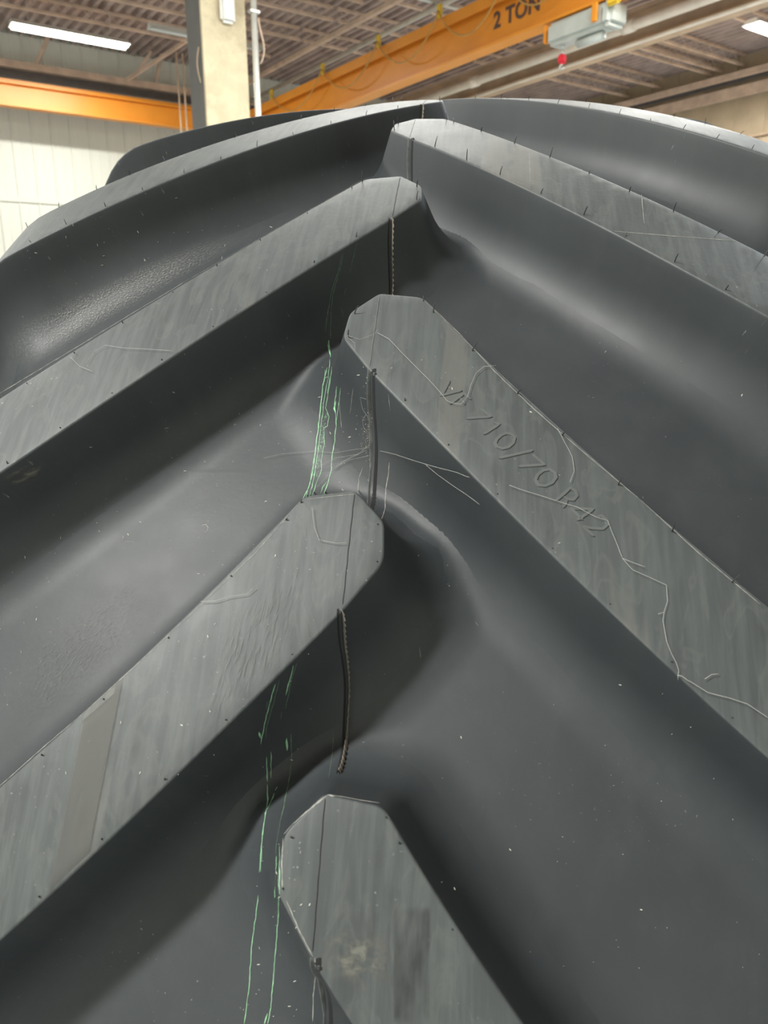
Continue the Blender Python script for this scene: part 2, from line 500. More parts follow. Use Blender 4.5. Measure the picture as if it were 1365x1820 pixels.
side_o, _c, _q = grid_obj('sidewall', np.tile(RX, (NPH, 1)), np.tile(RR, (NPH, 1)), np.arange(NPH)*2*pi/NPH, np.linspace(0, 2, len(RX)), M_CARC)

lug_mesh = {}
for side in (-1, 1):
    vs, fs, mid, uvs, _r = lug_geometry(side)
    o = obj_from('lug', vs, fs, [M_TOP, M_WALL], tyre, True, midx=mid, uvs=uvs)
    fix_normals(o.data, True)
    lug_mesh[side] = o
lugs = {}
for side, ph0 in ((-1, PH_L), (1, PH_R)):
    for k in range(NL):
        o = lug_mesh[side] if k == 0 else link(lug_mesh[side].copy(), tyre)
        kk = k if k <= NL//2 else k - NL
        o.rotation_euler = (-(ph0 + kk*PITCH), 0, 0)
        lugs[(side, kk)] = o
def rotp(P, ang):                      # raise a local lug point by the angle phi (about X)
    return Matrix.Rotation(-ang, 4, 'X') @ P

# ray casting onto the finished tyre, used to lay thin marks on its surface
bvv, bvf = [], []
def add_bvh(o, mtx):
    n0 = len(bvv)
    bvv.extend([mtx @ v.co for v in o.data.vertices])
    bvf.extend([[i+n0 for i in p.vertices] for p in o.data.polygons])
lo_, hi_ = NROW*NCOL*0, 0
cos_ = (carc_q // NCOL)[:, 0]
keep = [f for f, rr_ in zip(carc_q.tolist(), (cos_ < NROW*4).tolist()) if rr_] + [f for f, rr_ in zip(carc_q.tolist(), (cos_ >= NROW*(NL-4)).tolist()) if rr_]
bvv.extend([Vector(c) for c in carc_co.tolist()]); bvf.extend(keep)
for (side, kk), o in lugs.items():
    if -3 <= kk <= 4: add_bvh(o, Matrix.Rotation(o.rotation_euler.x, 4, 'X'))
bvh = BVHTree.FromPolygons(bvv, bvf)
CL = CAM - AX
def cast(u, v):                        # where the sight line through (u, v) meets the tyre, tyre-local
    d = (RIGHT*(u-682.5) - UPV*(v-910) + FWD*FPX).normalized()
    h = bvh.ray_cast(CL, d)
    return (h[0], h[1]) if h[0] is not None else None
def lay(px, step=6.0):
    out = []
    for (a, b) in zip(px, px[1:]):
        L_ = hypot(b[0]-a[0], b[1]-a[1]); k = max(1, int(L_/step))
        for j in range(k):
            h = cast(a[0]+(b[0]-a[0])*j/k, a[1]+(b[1]-a[1])*j/k)
            if h: out.append(h)
    h = cast(*px[-1])
    if h: out.append(h)
    return out
def ridge(mb, hits, wd, ht, closed=False, jag=0.0):
    # low ribbon with sloped flanks that follows the surface
    n = len(hits)
    if n < 2: return
    vs, fs = [], []
    for i, (P, nn) in enumerate(hits):
        a = hits[(i-1) % n if closed else max(i-1, 0)][0]; b = hits[(i+1) % n if closed else min(i+1, n-1)][0]
        t = (b-a).normalized(); sd = t.cross(nn).normalized()
        w_ = (wd[i] if isinstance(wd, list) else wd)*(1 + rnd.uniform(-jag, jag))
        e = 0.3 if (not closed and i in (0, n-1)) else 1.0
        w_ *= e
        h0 = -0.0004
        vs += [P - sd*w_*0.5 + nn*h0, P - sd*w_*0.30 + nn*ht, P + sd*w_*0.30 + nn*ht, P + sd*w_*0.5 + nn*h0]
    for i in range(n if closed else n-1):
        j = (i+1) % n
        for k in range(3): fs.append((i*4+k, j*4+k, j*4+k+1, i*4+k+1))
    if not closed: fs += [(0, 1, 2, 3), ((n-1)*4+3, (n-1)*4+2, (n-1)*4+1, (n-1)*4)]
    mb.add(vs, fs)

# raised size marking on the second right-hand lug
def z1(p): return [(770+x/8.03, 650+y/8.03) for x, y in p]
def z2(p): return [(900+x/6.5, 780+y/6.5) for x, y in p]
LET = [
 ('V', [(z1([(235,215),(120,432),(412,358)]), 0)]),
 ('F', [(z1([(237,555),(440,405),(538,487)]), 0), (z1([(385,470),(455,560)]), 0)]),
 ('7', [(z1([(465,758),(825,735),(672,620)]), 0)]),
 ('1', [(z1([(718,985),(942,842),(868,815)]), 0)]),
 ('0', [(z1([(885,1110),(912,1050),(975,995),(1050,968),(1120,985),(1163,1035),(1145,1105),(1075,1168),(990,1190),(915,1165)]), 1)]),
 ('/', [([(770+935/8.03, 650+1325/8.03), (900+310/6.5, 780+138/6.5)], 0)]),
 ('7', [(z2([(135,323),(440,303),(298,182)]), 0)]),
 ('0', [(z2([(335,480),(360,420),(425,368),(500,358),(560,400),(574,450),(530,512),(450,548),(375,540)]), 1)]),
 ('R', [(z2([(568,718),(650,650),(738,570),(795,605),(815,660),(775,708),(700,702),(662,668)]), 0), (z2([(700,704),(655,800)]), 0)]),
 ('4', [(z2([(815,945),(1000,818),(742,806),(880,940)]), 0)]),
 ('2', [(z2([(1035,905),(1100,893),(1155,940),(1162,1000),(1110,1043),(985,1036),(880,1015),(945,1070),(1012,1130)]), 0)]),
]
rl = lugs[(1, 0)]
def part(name, mb, mat, parent, smooth=False, kind=None, label=None):
    # geometry is in tyre-local space; a lug's children are turned back into the lug's own frame
    if parent is not tyre:
        inv = Matrix.Rotation(-parent.rotation_euler.x, 4, 'X')
        mb.v = [inv @ v for v in mb.v]
    o = mb.build(name, mat, parent, smooth)
    if kind: o['kind'] = kind
    if label: o['label'] = label
    return o
for ch, strokes in LET:
    mb = MB()
    for px, closed in strokes:
        if closed:
            hs = lay(px + [px[0]], 3.0)[:-1]
            ridge(mb, hs, 0.0024, 0.0007, closed=True)
        else:
            ridge(mb, lay(px, 4.0), 0.0024, 0.0007)
    part('raised_letter', mb, M_LET, rl, False, label='raised rubber character %s of the size marking' % ('slash' if ch == '/' else ch))

# vent spews: thin rubber hairs left by the mould along the lug edges
def hair_mesh(L_, bend, seed):
    q = random.Random(seed); n = 4
    a = q.uniform(0, 6.28); mb = MB()
    pts = [Vector((cos(a)*bend*(k/n)**2*L_, sin(a)*bend*(k/n)**2*L_, -0.0006 + L_*k/n)) for k in range(n+1)]
    mb.tube(pts, [0.00042, 0.00040, 0.00038, 0.00036, 0.0002], 5)
    me = bpy.data.meshes.new('vent_spew'); me.from_pydata([tuple(v) for v in mb.v], [], mb.f); me.materials.append(M_SPEW); return me
HL = [hair_mesh(l, b, i) for i, (l, b) in enumerate([(0.0070, 0.25), (0.006, 0.4), (0.0045, 0.15), (0.0035, 0.5), (0.0078, 0.3)])]
HS = [hair_mesh(l, b, 20+i) for i, (l, b) in enumerate([(0.0016, 0.1), (0.0022, 0.4), (0.0012, 0.1)])]
def upper(t): return s_up(t) - 0.0018
for (side, kk), lug in lugs.items():
    if not (-1 <= kk <= 2): continue
    spots = []
    t = 0.034
    while t < 0.38:
        spots.append((t, s_up(t) - 0.0016, 1)); t += 0.0255 + rnd.uniform(-0.002, 0.002)
    t = 0.022
    while t < 0.38:
        spots.append((t, s_lo(t) + 0.0022, 0)); t += 0.0265 + rnd.uniform(-0.002, 0.002)
    spots += [(C_[0]+0.002, C_[1]-0.001, 1), (E_[0]+0.0022, E_[1], 1), (A_[0]+0.002, A_[1]-0.003, 1)]
    for t, s, up in spots:
        X, r, nx, nr = profile(side*t)
        P = pt(side*t, s/R); nn = Vector((nx, -nr*cos(s/R), nr*sin(s/R)))
        longer = (side == 1 and kk >= 0 and (up or kk == 1)) or kk >= 2 or (side == -1 and kk == 1 and t < 0.03)
        me = (HL if longer else HS)[rnd.randrange(5 if longer else 3)]
        if side == 1 and kk == 0 and up and abs(t-0.26) < 0.02: me = HS[1]
        h = link(bpy.data.objects.new('vent_spew', me), lug)
        q = Vector((0, 0, 1)).rotation_difference((nn + Vector((rnd.uniform(-.2, .2), rnd.uniform(-.2, .2), rnd.uniform(-.2, .2)))).normalized())
        h.rotation_mode = 'QUATERNION'; h.rotation_quaternion = q; h.location = P
        if kk >= 2: h.scale = (0.8, 0.8, 0.6)

# mould seam round the tyre: fine ridge over each lug top, flash down its wall
def down(x, phi):                      # tyre-local surface point straight down the radius
    rr = Vector((0, -cos(phi), sin(phi)))
    h = bvh.ray_cast(Vector((x, 0, 0)) + rr*1.2, -rr)
    return (h[0], h[1])
for (side, kk), lug in lugs.items():
    if not (-1 <= kk <= 2): continue
    ph0 = (PH_L if side < 0 else PH_R) + kk*PITCH
    mb = MB(); hs = []
    n = 24
    for i in range(n+1):
        s = B_[1] + (F_[1]-B_[1])*i/n
        hs.append(down(0.0001*sin(i*1.3), ph0 + (s*0.985)/R))
    ridge(mb, hs, 0.0007, 0.00030)
    part('seam_line', mb, M_SEAMD if kk == -1 or side < 0 else M_SEAM, lug, True)
def section_pts(side, kk, x, n=40, s0=None, span=0.075):
    ph0 = (PH_L if side < 0 else PH_R) + kk*PITCH
    s0 = F_[1]-0.0006 if s0 is None else s0
    return [down(x + 0.0003*sin(i*0.35), ph0 + (s0 - span*(i/n)**1.6)/R) for i in range(n+1)]
def fin(hits, hgt, thick, teeth, sidev=Vector((1, 0, 0))):
    mb = MB(); n = len(hits); vs, fs = [], []
    acc = 0
    for i, (P, nn) in enumerate(hits):
        if i: acc += (P-hits[i-1][0]).length
        h = hgt*(0.35 + 0.65*abs(sin(acc*pi/teeth)))*min(1, (i+1)/4)
        for sx in (-1, 1):
            vs.append(P + sidev*thick*0.7*sx - nn*0.001); vs.append(P + nn*h + sidev*thick*0.35*sx + sidev*(-0.0008))
    for i in range(n-1):
        a, b = i*4, (i+1)*4
        fs += [(a, b, b+1, a+1), (a+1, b+1, b+3, a+3), (a+3, b+3, b+2, a+2)]
    mb.add(vs, fs); return mb
def resample(hits, step):
    out = [hits[0]]; 
    for (P, nn), (Q, mm) in zip(hits, hits[1:]):
        L_ = (Q-P).length; k = max(1, int(L_/step))
        for j in range(1, k+1): out.append((P.lerp(Q, j/k), nn.lerp(mm, j/k).normalized()))
    return out
for (side, kk), lug in lugs.items():
    if not (-1 <= kk <= 2): continue
    hs = resample(section_pts(side, kk, 0.0), 0.0008)
    if side < 0:
        part('seam_flash', fin(hs, 0.0030, 0.0006, 0.0036), M_FLASH, lug, True, label='brown scalloped rubber flash along the mould seam')
        mb = MB(); ridge(mb, resample(section_pts(side, kk, -0.0022), 0.002), 0.0016, 0.0002); part('seam_crack', mb, M_BLACK, lug)
    else:
        part('seam_flash', fin(hs, 0.0013, 0.0005, 0.03), M_SEAM, lug, True, label='thin grey rubber flash along the mould seam')
        mb = MB(); ridge(mb, resample(section_pts(side, kk, 0.0026), 0.002), 0.0036, 0.0001); part('seam_crack', mb, M_BLACK, lug, label='dark open crack beside the mould seam')

# paint lines, scratches and painted edge highlights: laid on lug walls and groove floor
def g1(p): return [(380+x/3.79, 420+y/3.79) for x, y in p]
def g2(p): return [(400+x/2.716, 1150+y/2.716) for x, y in p]
def wav(px, amp=0.6, step=7):
    out = []
    for a, b in zip(px, px[1:]):
        L_ = hypot(b[0]-a[0], b[1]-a[1]); k = max(1, int(L_/step))
        for j in range(k): out.append((a[0]+(b[0]-a[0])*j/k + rnd.uniform(-amp, amp), a[1]+(b[1]-a[1])*j/k))
    return out + [px[-1]]
GREEN = [
 (g1([(765,885),(737,1000),(718,1180),(693,1380),(672,1560),(645,1680),(600,1770)]), 1.5, 1),
 (g1([(752,900),(728,1050),(708,1260),(680,1470),(655,1620),(618,1770)]), 1.0, 1),
 (g1([(775,700),(785,800),(775,930),(745,1090),(722,1290),(695,1490),(668,1660),(640,1765)]), 1.2, 1),
 (g1([(795,880),(785,960),(765,1090),(755,1150)]), 1.2, 1),
 (g1([(750,1150),(775,1215),(765,1280),(740,1290),(745,1400),(722,1510),(728,1570),(690,1660),(662,1750)]), 1.1, 1),
 (g1([(785,940),(765,1060)]), 0.9, 1),
 (g1([(830,1010),(815,1130),(822,1200),(824,1280),(815,1380),(800,1460),(792,1570),(770,1660),(740,1745)]), 1.4, 1),
 (g1([(856,1020),(842,1130),(828,1240)]), 1.0, 1),
 (g1([(765,1650),(735,1690),(716,1740)]), 1.2, 1),
 (g1([(822,1110),(812,1160),(820,1190)]), 2.6, 1),
 (g1([(865,115),(838,230),(800,350),(782,430),(765,530),(752,640)]), 1.2, 0),
 (g1([(874,118),(850,230),(800,390),(792,500),(785,690)]), 1.0, 0),
 (g1([(962,45),(938,150),(918,240)]), 0.9, 0), (g1([(887,350),(878,400)]), 1.0, 0), (g1([(860,480),(872,540)]), 0.8, 0),
 (g1([(775,700),(772,760),(785,800)]), 1.6, 1),
 (g2([(242,180),(222,250),(200,330),(178,435),(172,470)]), 1.3, 1), (g2([(262,160),(235,270),(200,390),(198,440)]), 0.8, 0),
 (g2([(205,262),(200,300)]), 1.2, 0), (g2([(165,410),(172,440)]), 2.4, 1),
 (g2([(330,90),(312,160),(293,232)]), 1.4, 1), (g2([(345,80),(318,170),(292,300)]), 0.7, 0), (g2([(274,310),(270,345)]), 1.0, 0),
 (g2([(298,440),(300,500)]), 2.4, 1), (g2([(318,418),(323,540),(308,655),(285,770),(264,860),(245,970),(245,1070),(243,1190),(252,1240)]), 1.1, 0),
 (g2([(200,530),(205,650)]), 1.2, 1), (g2([(222,505),(222,632)]), 1.0, 1),
 (g2([(205,660),(206,750),(182,880),(165,1088)]), 1.4, 1), (g2([(250,675),(225,740),(195,800),(180,920),(172,1085)]), 1.1, 1),
 (g2([(162,1198),(150,1290),(128,1450),(115,1650),(92,1818)]), 1.3, 1),
 (g2([(305,660),(285,760),(262,862)]), 1.2, 0),
 (g2([(264,960),(262,1060),(262,1190),(257,1290),(246,1450),(232,1620),(218,1760),(205,1818)]), 1.4, 1),
 (g2([(243,1160),(240,1210)]), 2.8, 1), (g2([(250,1010),(245,1090)]), 1.8, 1), (g2([(205,1770),(190,1818)]), 2.8, 1), (g2([(245,1275),(252,1300)]), 2.6, 0),
 (g2([(525,420),(512,560),(500,640)]), 0.8, 0),
]
for px, wmm, bright in GREEN:
    hs = lay(wav(px), 5)
    for seg_start in range(0, 1):
        mb = MB(); ridge(mb, hs, wmm*0.00052, 0.00012, jag=0.35)
        if mb.v: part('paint_line', mb, M_GREEN if bright else M_GREEN2, tyre, label='thin pale green paint line down groove and lug wall' if bright else 'thin worn dull green paint line')
# blotchy green smear between the lines
mb = MB()
for i in range(150):
    t = rnd.random(); cx = 757 - 72*t + rnd.uniform(-14, 14); cy = 1190 + 420*t
    u_, v_ = 380+cx/3.79, 420+cy/3.79
    ridge(mb, lay([(u_, v_), (u_ + rnd.uniform(-1.2, 1.2), v_ + rnd.uniform(1.0, 3.2))], 2), 0.0006, 0.0001)
part('paint_speckle', mb, M_GREEN, tyre, kind='stuff', label='blotchy green paint speckle between the green lines')
def decal(name, quad, nx, ny, mat, label):
    vs, fs, uv = [], [], []
    (ax, ay), (bx, by), (cx, cy), (dx, dy) = quad
    for j in range(ny+1):
        for i in range(nx+1):
            a, b = i/nx, j/ny
            h = cast((ax*(1-a)+bx*a)*(1-b) + (dx*(1-a)+cx*a)*b, (ay*(1-a)+by*a)*(1-b) + (dy*(1-a)+cy*a)*b)
            if not h: return
            vs.append(h[0] + h[1]*0.00045); uv.append((a, b))
    w_ = nx+1
    fs = [(j*w_+i, (j+1)*w_+i, (j+1)*w_+i+1, j*w_+i+1) for j in range(ny) for i in range(nx)]
    o = obj_from(name, vs, fs, mat, tyre, True, uvs=uv); o['label'] = label
def stain(name, c, alpha, soft, nscale, lo, hi, sx=1, sy=1):
    mt, nt, b = new_mat(name); L = nt.links
    b.inputs['Base Color'].default_value = (*c, 1); b.inputs['Roughness'].default_value = 0.6
    uvn = N(nt, 'ShaderNodeUVMap'); sp = nt.nodes.new('ShaderNodeSeparateXYZ'); L.new(uvn.outputs[0], sp.inputs[0])
    def edge(o):
        a = N(nt, 'ShaderNodeMath', _operation='SUBTRACT'); L.new(o, a.inputs[0]); a.inputs[1].default_value = 0.5
        q = N(nt, 'ShaderNodeMath', _operation='ABSOLUTE'); L.new(a.outputs[0], q.inputs[0])
        m_ = N(nt, 'ShaderNodeMapRange'); m_.inputs['From Min'].default_value = 0.5; m_.inputs['From Max'].default_value = 0.5-soft; L.new(q.outputs[0], m_.inputs['Value']); return m_.outputs[0]
    m1 = N(nt, 'ShaderNodeMath', _operation='MULTIPLY'); L.new(edge(sp.outputs[0]), m1.inputs[0]); L.new(edge(sp.outputs[1]), m1.inputs[1])
    mp = N(nt, 'ShaderNodeMapping'); mp.inputs['Scale'].default_value = (sx, sy, 1); L.new(uvn.outputs[0], mp.inputs[0])
    n = N(nt, 'ShaderNodeTexNoise', Scale=nscale, Detail=5.0, Roughness=0.6); L.new(mp.outputs[0], n.inputs['Vector'])
    m2 = N(nt, 'ShaderNodeMath', _operation='MULTIPLY'); L.new(m1.outputs[0], m2.inputs[0]); L.new(ramp(nt, n.outputs[0], [(lo, 0.0), (hi, 1.0)]), m2.inputs[1])
    m3 = N(nt, 'ShaderNodeMath', _operation='MULTIPLY'); L.new(m2.outputs[0], m3.inputs[0]); m3.inputs[1].default_value = alpha
    L.new(m3.outputs[0], b.inputs['Alpha']); return mt
decal('stain', [(150, 1262), (222, 1200), (158, 1530), (82, 1598)], 10, 16, stain('stain_pale', (0.090, 0.092, 0.084), 0.6, 0.06, 3, 0.2, 0.4), 'pale dry stripe across the left lug')
decal('stain', [(560, 1650), (700, 1650), (700, 1760), (585, 1745)], 10, 10, stain('stain_dust', (0.14, 0.14, 0.12), 0.8, 0.3, 4, 0.42, 0.60), 'pale dusty blotch near the seam of the nearest right lug')
decal('stain', [(698, 1610), (765, 1610), (765, 1818), (698, 1818)], 8, 16, stain('stain_dark', (0.024, 0.026, 0.026), 0.45, 0.06, 1.6, 0.35, 0.60, 1, 1), 'dark damp rectangle on the nearest right lug')
decal('stain', [(400, 1100), (560, 960), (520, 1180), (330, 1330)], 12, 14, stain('stain_drip', (0.13, 0.138, 0.132), 0.45, 0.25, 7, 0.50, 0.60, 3, 0.8), 'pale dried drip marks on the left lug')
decal('stain', [(20, 385), (420, 222), (420, 262), (20, 430)], 30, 5, stain('stain_powder', (0.30, 0.30, 0.27), 0.85, 0.12, 30, 0.50, 0.64, 4, 0.6), 'pale powdery scuffs on the farthest left lug')
decal('stain', [(0, 1180), (260, 985), (300, 1100), (0, 1370)], 14, 10, stain('stain_dust_floor', (0.10, 0.10, 0.09), 0.5, 0.3, 40, 0.50, 0.70), 'fine dust film on the groove floor at left')
decal('stain', [(0, 838), (85, 815), (80, 850), (0, 872)], 10, 6, stain('stain_worn', (0.16, 0.155, 0.13), 0.7, 0.3, 3, 0.42, 0.62), 'pale worn spot on the lug wall at the left border')
decal('stain', [(0, 585), (380, 415), (478, 407), (0, 688)], 40, 8, stain('stain_powder_groove', (0.24, 0.24, 0.22), 0.7, 0.3, 34, 0.48, 0.66, 4, 0.8), 'pale powder in the groove behind the upper left lug')
# pale scratches, and bright highlights painted as ribbons along the lug edges
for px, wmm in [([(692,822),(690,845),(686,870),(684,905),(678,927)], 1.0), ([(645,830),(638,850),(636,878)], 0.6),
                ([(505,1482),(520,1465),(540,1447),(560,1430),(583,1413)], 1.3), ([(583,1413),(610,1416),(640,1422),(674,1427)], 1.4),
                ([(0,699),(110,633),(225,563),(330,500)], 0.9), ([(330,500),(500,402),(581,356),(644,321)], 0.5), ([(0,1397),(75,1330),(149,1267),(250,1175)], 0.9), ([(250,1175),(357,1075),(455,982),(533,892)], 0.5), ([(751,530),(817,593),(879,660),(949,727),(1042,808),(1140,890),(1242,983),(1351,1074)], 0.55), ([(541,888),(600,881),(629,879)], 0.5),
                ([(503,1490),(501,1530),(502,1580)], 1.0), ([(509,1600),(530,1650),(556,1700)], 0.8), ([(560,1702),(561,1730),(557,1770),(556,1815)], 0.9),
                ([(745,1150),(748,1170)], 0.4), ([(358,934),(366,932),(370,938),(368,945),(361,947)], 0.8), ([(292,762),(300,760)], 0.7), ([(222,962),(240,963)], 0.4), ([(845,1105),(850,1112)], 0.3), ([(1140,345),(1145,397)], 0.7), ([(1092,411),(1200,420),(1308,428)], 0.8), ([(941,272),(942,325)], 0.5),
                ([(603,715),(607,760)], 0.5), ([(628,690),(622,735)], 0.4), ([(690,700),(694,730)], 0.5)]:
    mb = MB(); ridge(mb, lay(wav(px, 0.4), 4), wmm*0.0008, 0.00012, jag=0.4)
    if mb.v: part('scratch_and_edge_glint', mb, M_SCRATCH_GLINT, tyre, label='pale mark on black rubber: scuffs and painted lug edge highlights')
# pale flaky dirt on the nose wall of the marked lug
mb = MB()
for i in range(150):
    t = abs(rnd.gauss(0, 1)); u_ = 661 - 9*t; v_ = 768 + rnd.gauss(0, 22) - 3*t
    if u_ < 630: continue
    ridge(mb, lay([(u_, v_), (u_+rnd.uniform(-1.5, 1.5), v_+rnd.uniform(-2, 2))], 2), rnd.uniform(0.0003, 0.0011), 0.0002)
part('dried_dirt', mb, simple('dried_dirt', (0.34, 0.31, 0.25), 0.9, noise=0.4, scale=300), tyre, kind='stuff', label='pale dried dirt on the nose wall beside the seam')
# scattered pale debris flakes
mb = MB()
zones = [((0, 880), (560, 1380), 90), ((700, 560), (1360, 1050), 16), ((760, 1200), (1360, 1800), 34), ((430, 1500), (560, 1810), 30), ((10, 340), (480, 480), 40), ((560, 650), (660, 870), 30), ((120, 500), (500, 860), 20)]
for (a, b, n) in zones:
    for i in range(n):
        u_, v_ = rnd.uniform(a[0], b[0]), rnd.uniform(a[1], b[1])
        L_ = rnd.choice([1, 1.5, 2, 5]); an = rnd.uniform(0, 6.28)
        ridge(mb, lay([(u_, v_), (u_+cos(an)*L_, v_+abs(sin(an))*L_)], 2), rnd.uniform(0.0003, 0.0009), 0.0003)
part('debris_fleck', mb, simple('pale_fleck', (0.50, 0.50, 0.44), 0.8), tyre, kind='stuff', label='pale specks of dust scattered over the black rubber')

# spider silk
def web(name, lines, label, rad=0.00016):
    o = None
    for px in lines:
        hs = lay(wav(px, 0.3, 12), 6)
        if len(hs) < 2: continue
        if o is None: org = AX + hs[0][0]; o = empty(name, org)
        mb = MB(); mb.tube([AX + P + nn*0.0018 - org for P, nn in hs], rad*0.62, 5)
        mb.build('silk_strand', M_WEB, o, True)
    return tag(o, label, 'spider web')
def q4(p): return [(450+x/2.73, 480+y/2.73) for x, y in p]
web('spider_web', [q4([(605,315),(660,345),(720,410),(790,480),(850,540),(905,600),(940,645),(965,655)]), q4([(965,655),(1010,660),(1040,620),(1055,570),(1080,510),(1120,478),(1170,475)])],
    'pale silk strand looping from seam through the letters VF to the lug edge')
web('spider_web', [q4([(625,875),(700,890),(790,918),(880,945),(1000,975),(1060,1000)]), q4([(850,940),(905,985),(960,1025),(1050,1085),(1110,1130)])],
    'forked silk strand on the dark wall below the marked lug')
web('spider_web', [z2([(30,555),(180,610),(350,662),(560,730),(700,775),(815,808),(920,865),(1030,922),(1160,960)]), [(1078.5,927.7),(1085,945),(1096,972),(1105,995)], [(1105,995),(1125,1003),(1145,1010)],
    [(1105,995),(1122,1015),(1150,1027),(1182,1042),(1184,1070),(1178,1090),(1176,1105),(1182,1140),(1192,1165),(1200,1180),(1208,1205)], [(1168,1093),(1178,1090)]],
    'long bright silk strand crossing the letters R42 and running down the lug', 0.00018)
web('spider_web', [[(1205,1198),(1225,1213),(1255,1232),(1295,1242),(1325,1252),(1364,1278)], [(1250,1208),(1262,1200),(1275,1199)]], 'white silk strand along the lower lug edge at the right border', 0.00022)
web('spider_web', [[(660,790),(640,808),(612,822),(585,845),(565,868)], [(655,800),(628,812),(600,828)], [(640,808),(600,815),(560,835)], [(660,795),(630,800),(598,806),(560,804),(500,810),(470,817)], [(658,810),(625,818),(590,835)],
    [(617,602),(630,613),(633,625)], [(617,600),(640,607),(665,598),(672,590)], [(660,770),(650,760),(648,745),(655,735)], [(661,745),(648,725),(645,705),(655,708)]],
    'tangled silk web in the hollow beside the seam', 0.00009)
web('spider_web', [[(990,765),(1003,790),(1016,815),(1019,840),(1012,860)]], 'curved silk strand between the figures 70 and the lug edge')
web('spider_web', [[(359,1071),(385,1070),(410,1062),(440,1058),(455,1045)], [(556,905),(560,940),(568,962),(600,968),(618,967)]], 'thin silk strand over the stained top of the left lug')
web('spider_web', [[(128,638),(145,655),(168,664)], [(155,650),(170,628),(190,617),(220,622),(260,624),(308,627)]], 'silk strand with dust on the upper left lug')

# ================================================================== THE HALL
def wall_struct(o): o['kind'] = 'structure'; return o
M_WALLP = simple('white_wall_sheet', (0.74, 0.75, 0.66), 0.55, noise=0.05, scale=1.2)
M_WALLT = simple('tan_wall_sheet', (0.50, 0.40, 0.27), 0.7, noise=0.18, scale=1.5)
M_DECK = simple('roof_deck_primer', (0.42, 0.33, 0.29), 0.55, noise=0.25, scale=2.5)
M_JOIST = simple('joist_primer', (0.66, 0.50, 0.38), 0.6, noise=0.2, scale=4)
M_FLOOR = simple('concrete_floor', (0.40, 0.43, 0.46), 0.6, noise=0.2, scale=2, dirt=(0.30, 0.31, 0.32))
M_ORANGE = simple('orange_crane_paint', (0.80, 0.30, 0.03), 0.38, noise=0.06, scale=2)
M_YELLOW = simple('yellow_plastic', (0.75, 0.50, 0.04), 0.4, noise=0.05)
M_COLP = simple('column_cream_paint', (0.66, 0.57, 0.38), 0.65, noise=0.14, scale=5, dirt=(0.36, 0.29, 0.18))
M_COLG = simple('column_grey_side', (0.14, 0.14, 0.13), 0.7, noise=0.1, scale=3)
M_GALV = simple('galvanised_pipe', (0.62, 0.62, 0.56), 0.35, 0.3, noise=0.12, scale=5)
M_PIPE = simple('cream_pipe', (0.88, 0.80, 0.66), 0.4, noise=0.12, scale=3)
M_GIRD = simple('girder_tan', (0.55, 0.41, 0.28), 0.85, noise=0.18, scale=2.5)
M_HOIST = simple('hoist_grey', (0.52, 0.55, 0.50), 0.45, noise=0.08, scale=4)
M_DARK = simple('dark_steel', (0.10, 0.09, 0.085), 0.6)
M_BOX = simple('white_plastic', (0.75, 0.75, 0.70), 0.4, noise=0.03)
M_RED = simple('red_plastic', (0.75, 0.03, 0.05), 0.4)
M_TEXT = simple('black_paint', (0.10, 0.06, 0.05), 0.5)
M_CABLE = simple('ochre_cable', (0.50, 0.28, 0.07), 0.5)
M_LAMP = emis('lamp_tube_glow', (1.0, 0.98, 0.88), 9.0)
u0, u1, v0, v1, H = ROOM['u0'], ROOM['u1'], ROOM['v0'], ROOM['v1'], ROOM['h']

def slab(name, c, ax, ay, az, mat):
    mb = MB(); mb.box(c, ax, ay, az); return wall_struct(mb.build(name, mat))
cu, cv, hu, hv = (u0+u1)/2, (v0+v1)/2, (u1-u0)/2, (v1-v0)/2
slab('floor', W(cu, cv, -0.05), U*hu, V*hv, Z*0.05, M_FLOOR)
slab('wall_near', W(u0-0.05, cv, H/2), U*0.05, V*hv, Z*(H/2+0.1), M_WALLP)
slab('wall_left', W(cu, v0-0.05, H/2+0.06), U*hu, V*0.05, Z*(H/2+0.06), M_WALLP)
wf = slab('wall_far', W(u1+0.10, cv, H/2+0.06), U*0.05, V*hv, Z*(H/2+0.06), M_WALLP)
wr = slab('wall_right', W(cu, v1+0.10, H/2+0.06), U*hu, V*0.05, Z*(H/2+0.06), M_WALLT)
ceil = slab('ceiling', W(cu, cv, H+0.16), U*(hu+0.2), V*(hv+0.2), Z*0.04, M_DECK)
# profiled wall sheets with standing ribs, one object per sheet
def sheet(along, w_, h_, out):
    mb = MB(); q = w_/2; rb = 0.020; rh_ = 0.022
    pr = [(-q, 0), (-q+rb*0.4, rh_), (-q+rb*1.6, rh_), (-q+rb*2.2, 0), (-0.02, 0), (0, 0.006), (0.02, 0), (q-0.001, 0)]
    vs = []
    for a, d in pr:
        for zz in (0, h_): vs.append(along*a + out*d + Z*zz)
    fs = [(2*i, 2*i+2, 2*i+3, 2*i+1) for i in range(len(pr)-1)]
    mb.add(vs, fs); return mb
sw = 0.385
me = None
v_ = -2.0
while v_ < 11.0:
    if me is None:
        o = sheet(V, sw, H, -U).build('wall_sheet', M_WALLP, wf); me = o.data
    else: o = link(bpy.data.objects.new('wall_sheet', me), wf)
    o.location = W(u1, v_, 0.0); v_ += sw
me = None; u_ = 3.0
while u_ < 15.5:
    if me is None:
        o = sheet(U, 0.75, H, -V).build('wall_sheet', M_WALLT, wr); me = o.data
    else: o = link(bpy.data.objects.new('wall_sheet', me), wr)
    o.location = W(u_, v1, 0.0); u_ += 0.75
# horizontal girt on the white wall
mb = MB(); mb.bar(W(u1-0.02, -3, 4.05), W(u1-0.02, 9, 4.05), 0.03, 0.10); wall_struct(mb.build('trim_1', M_WALLP))
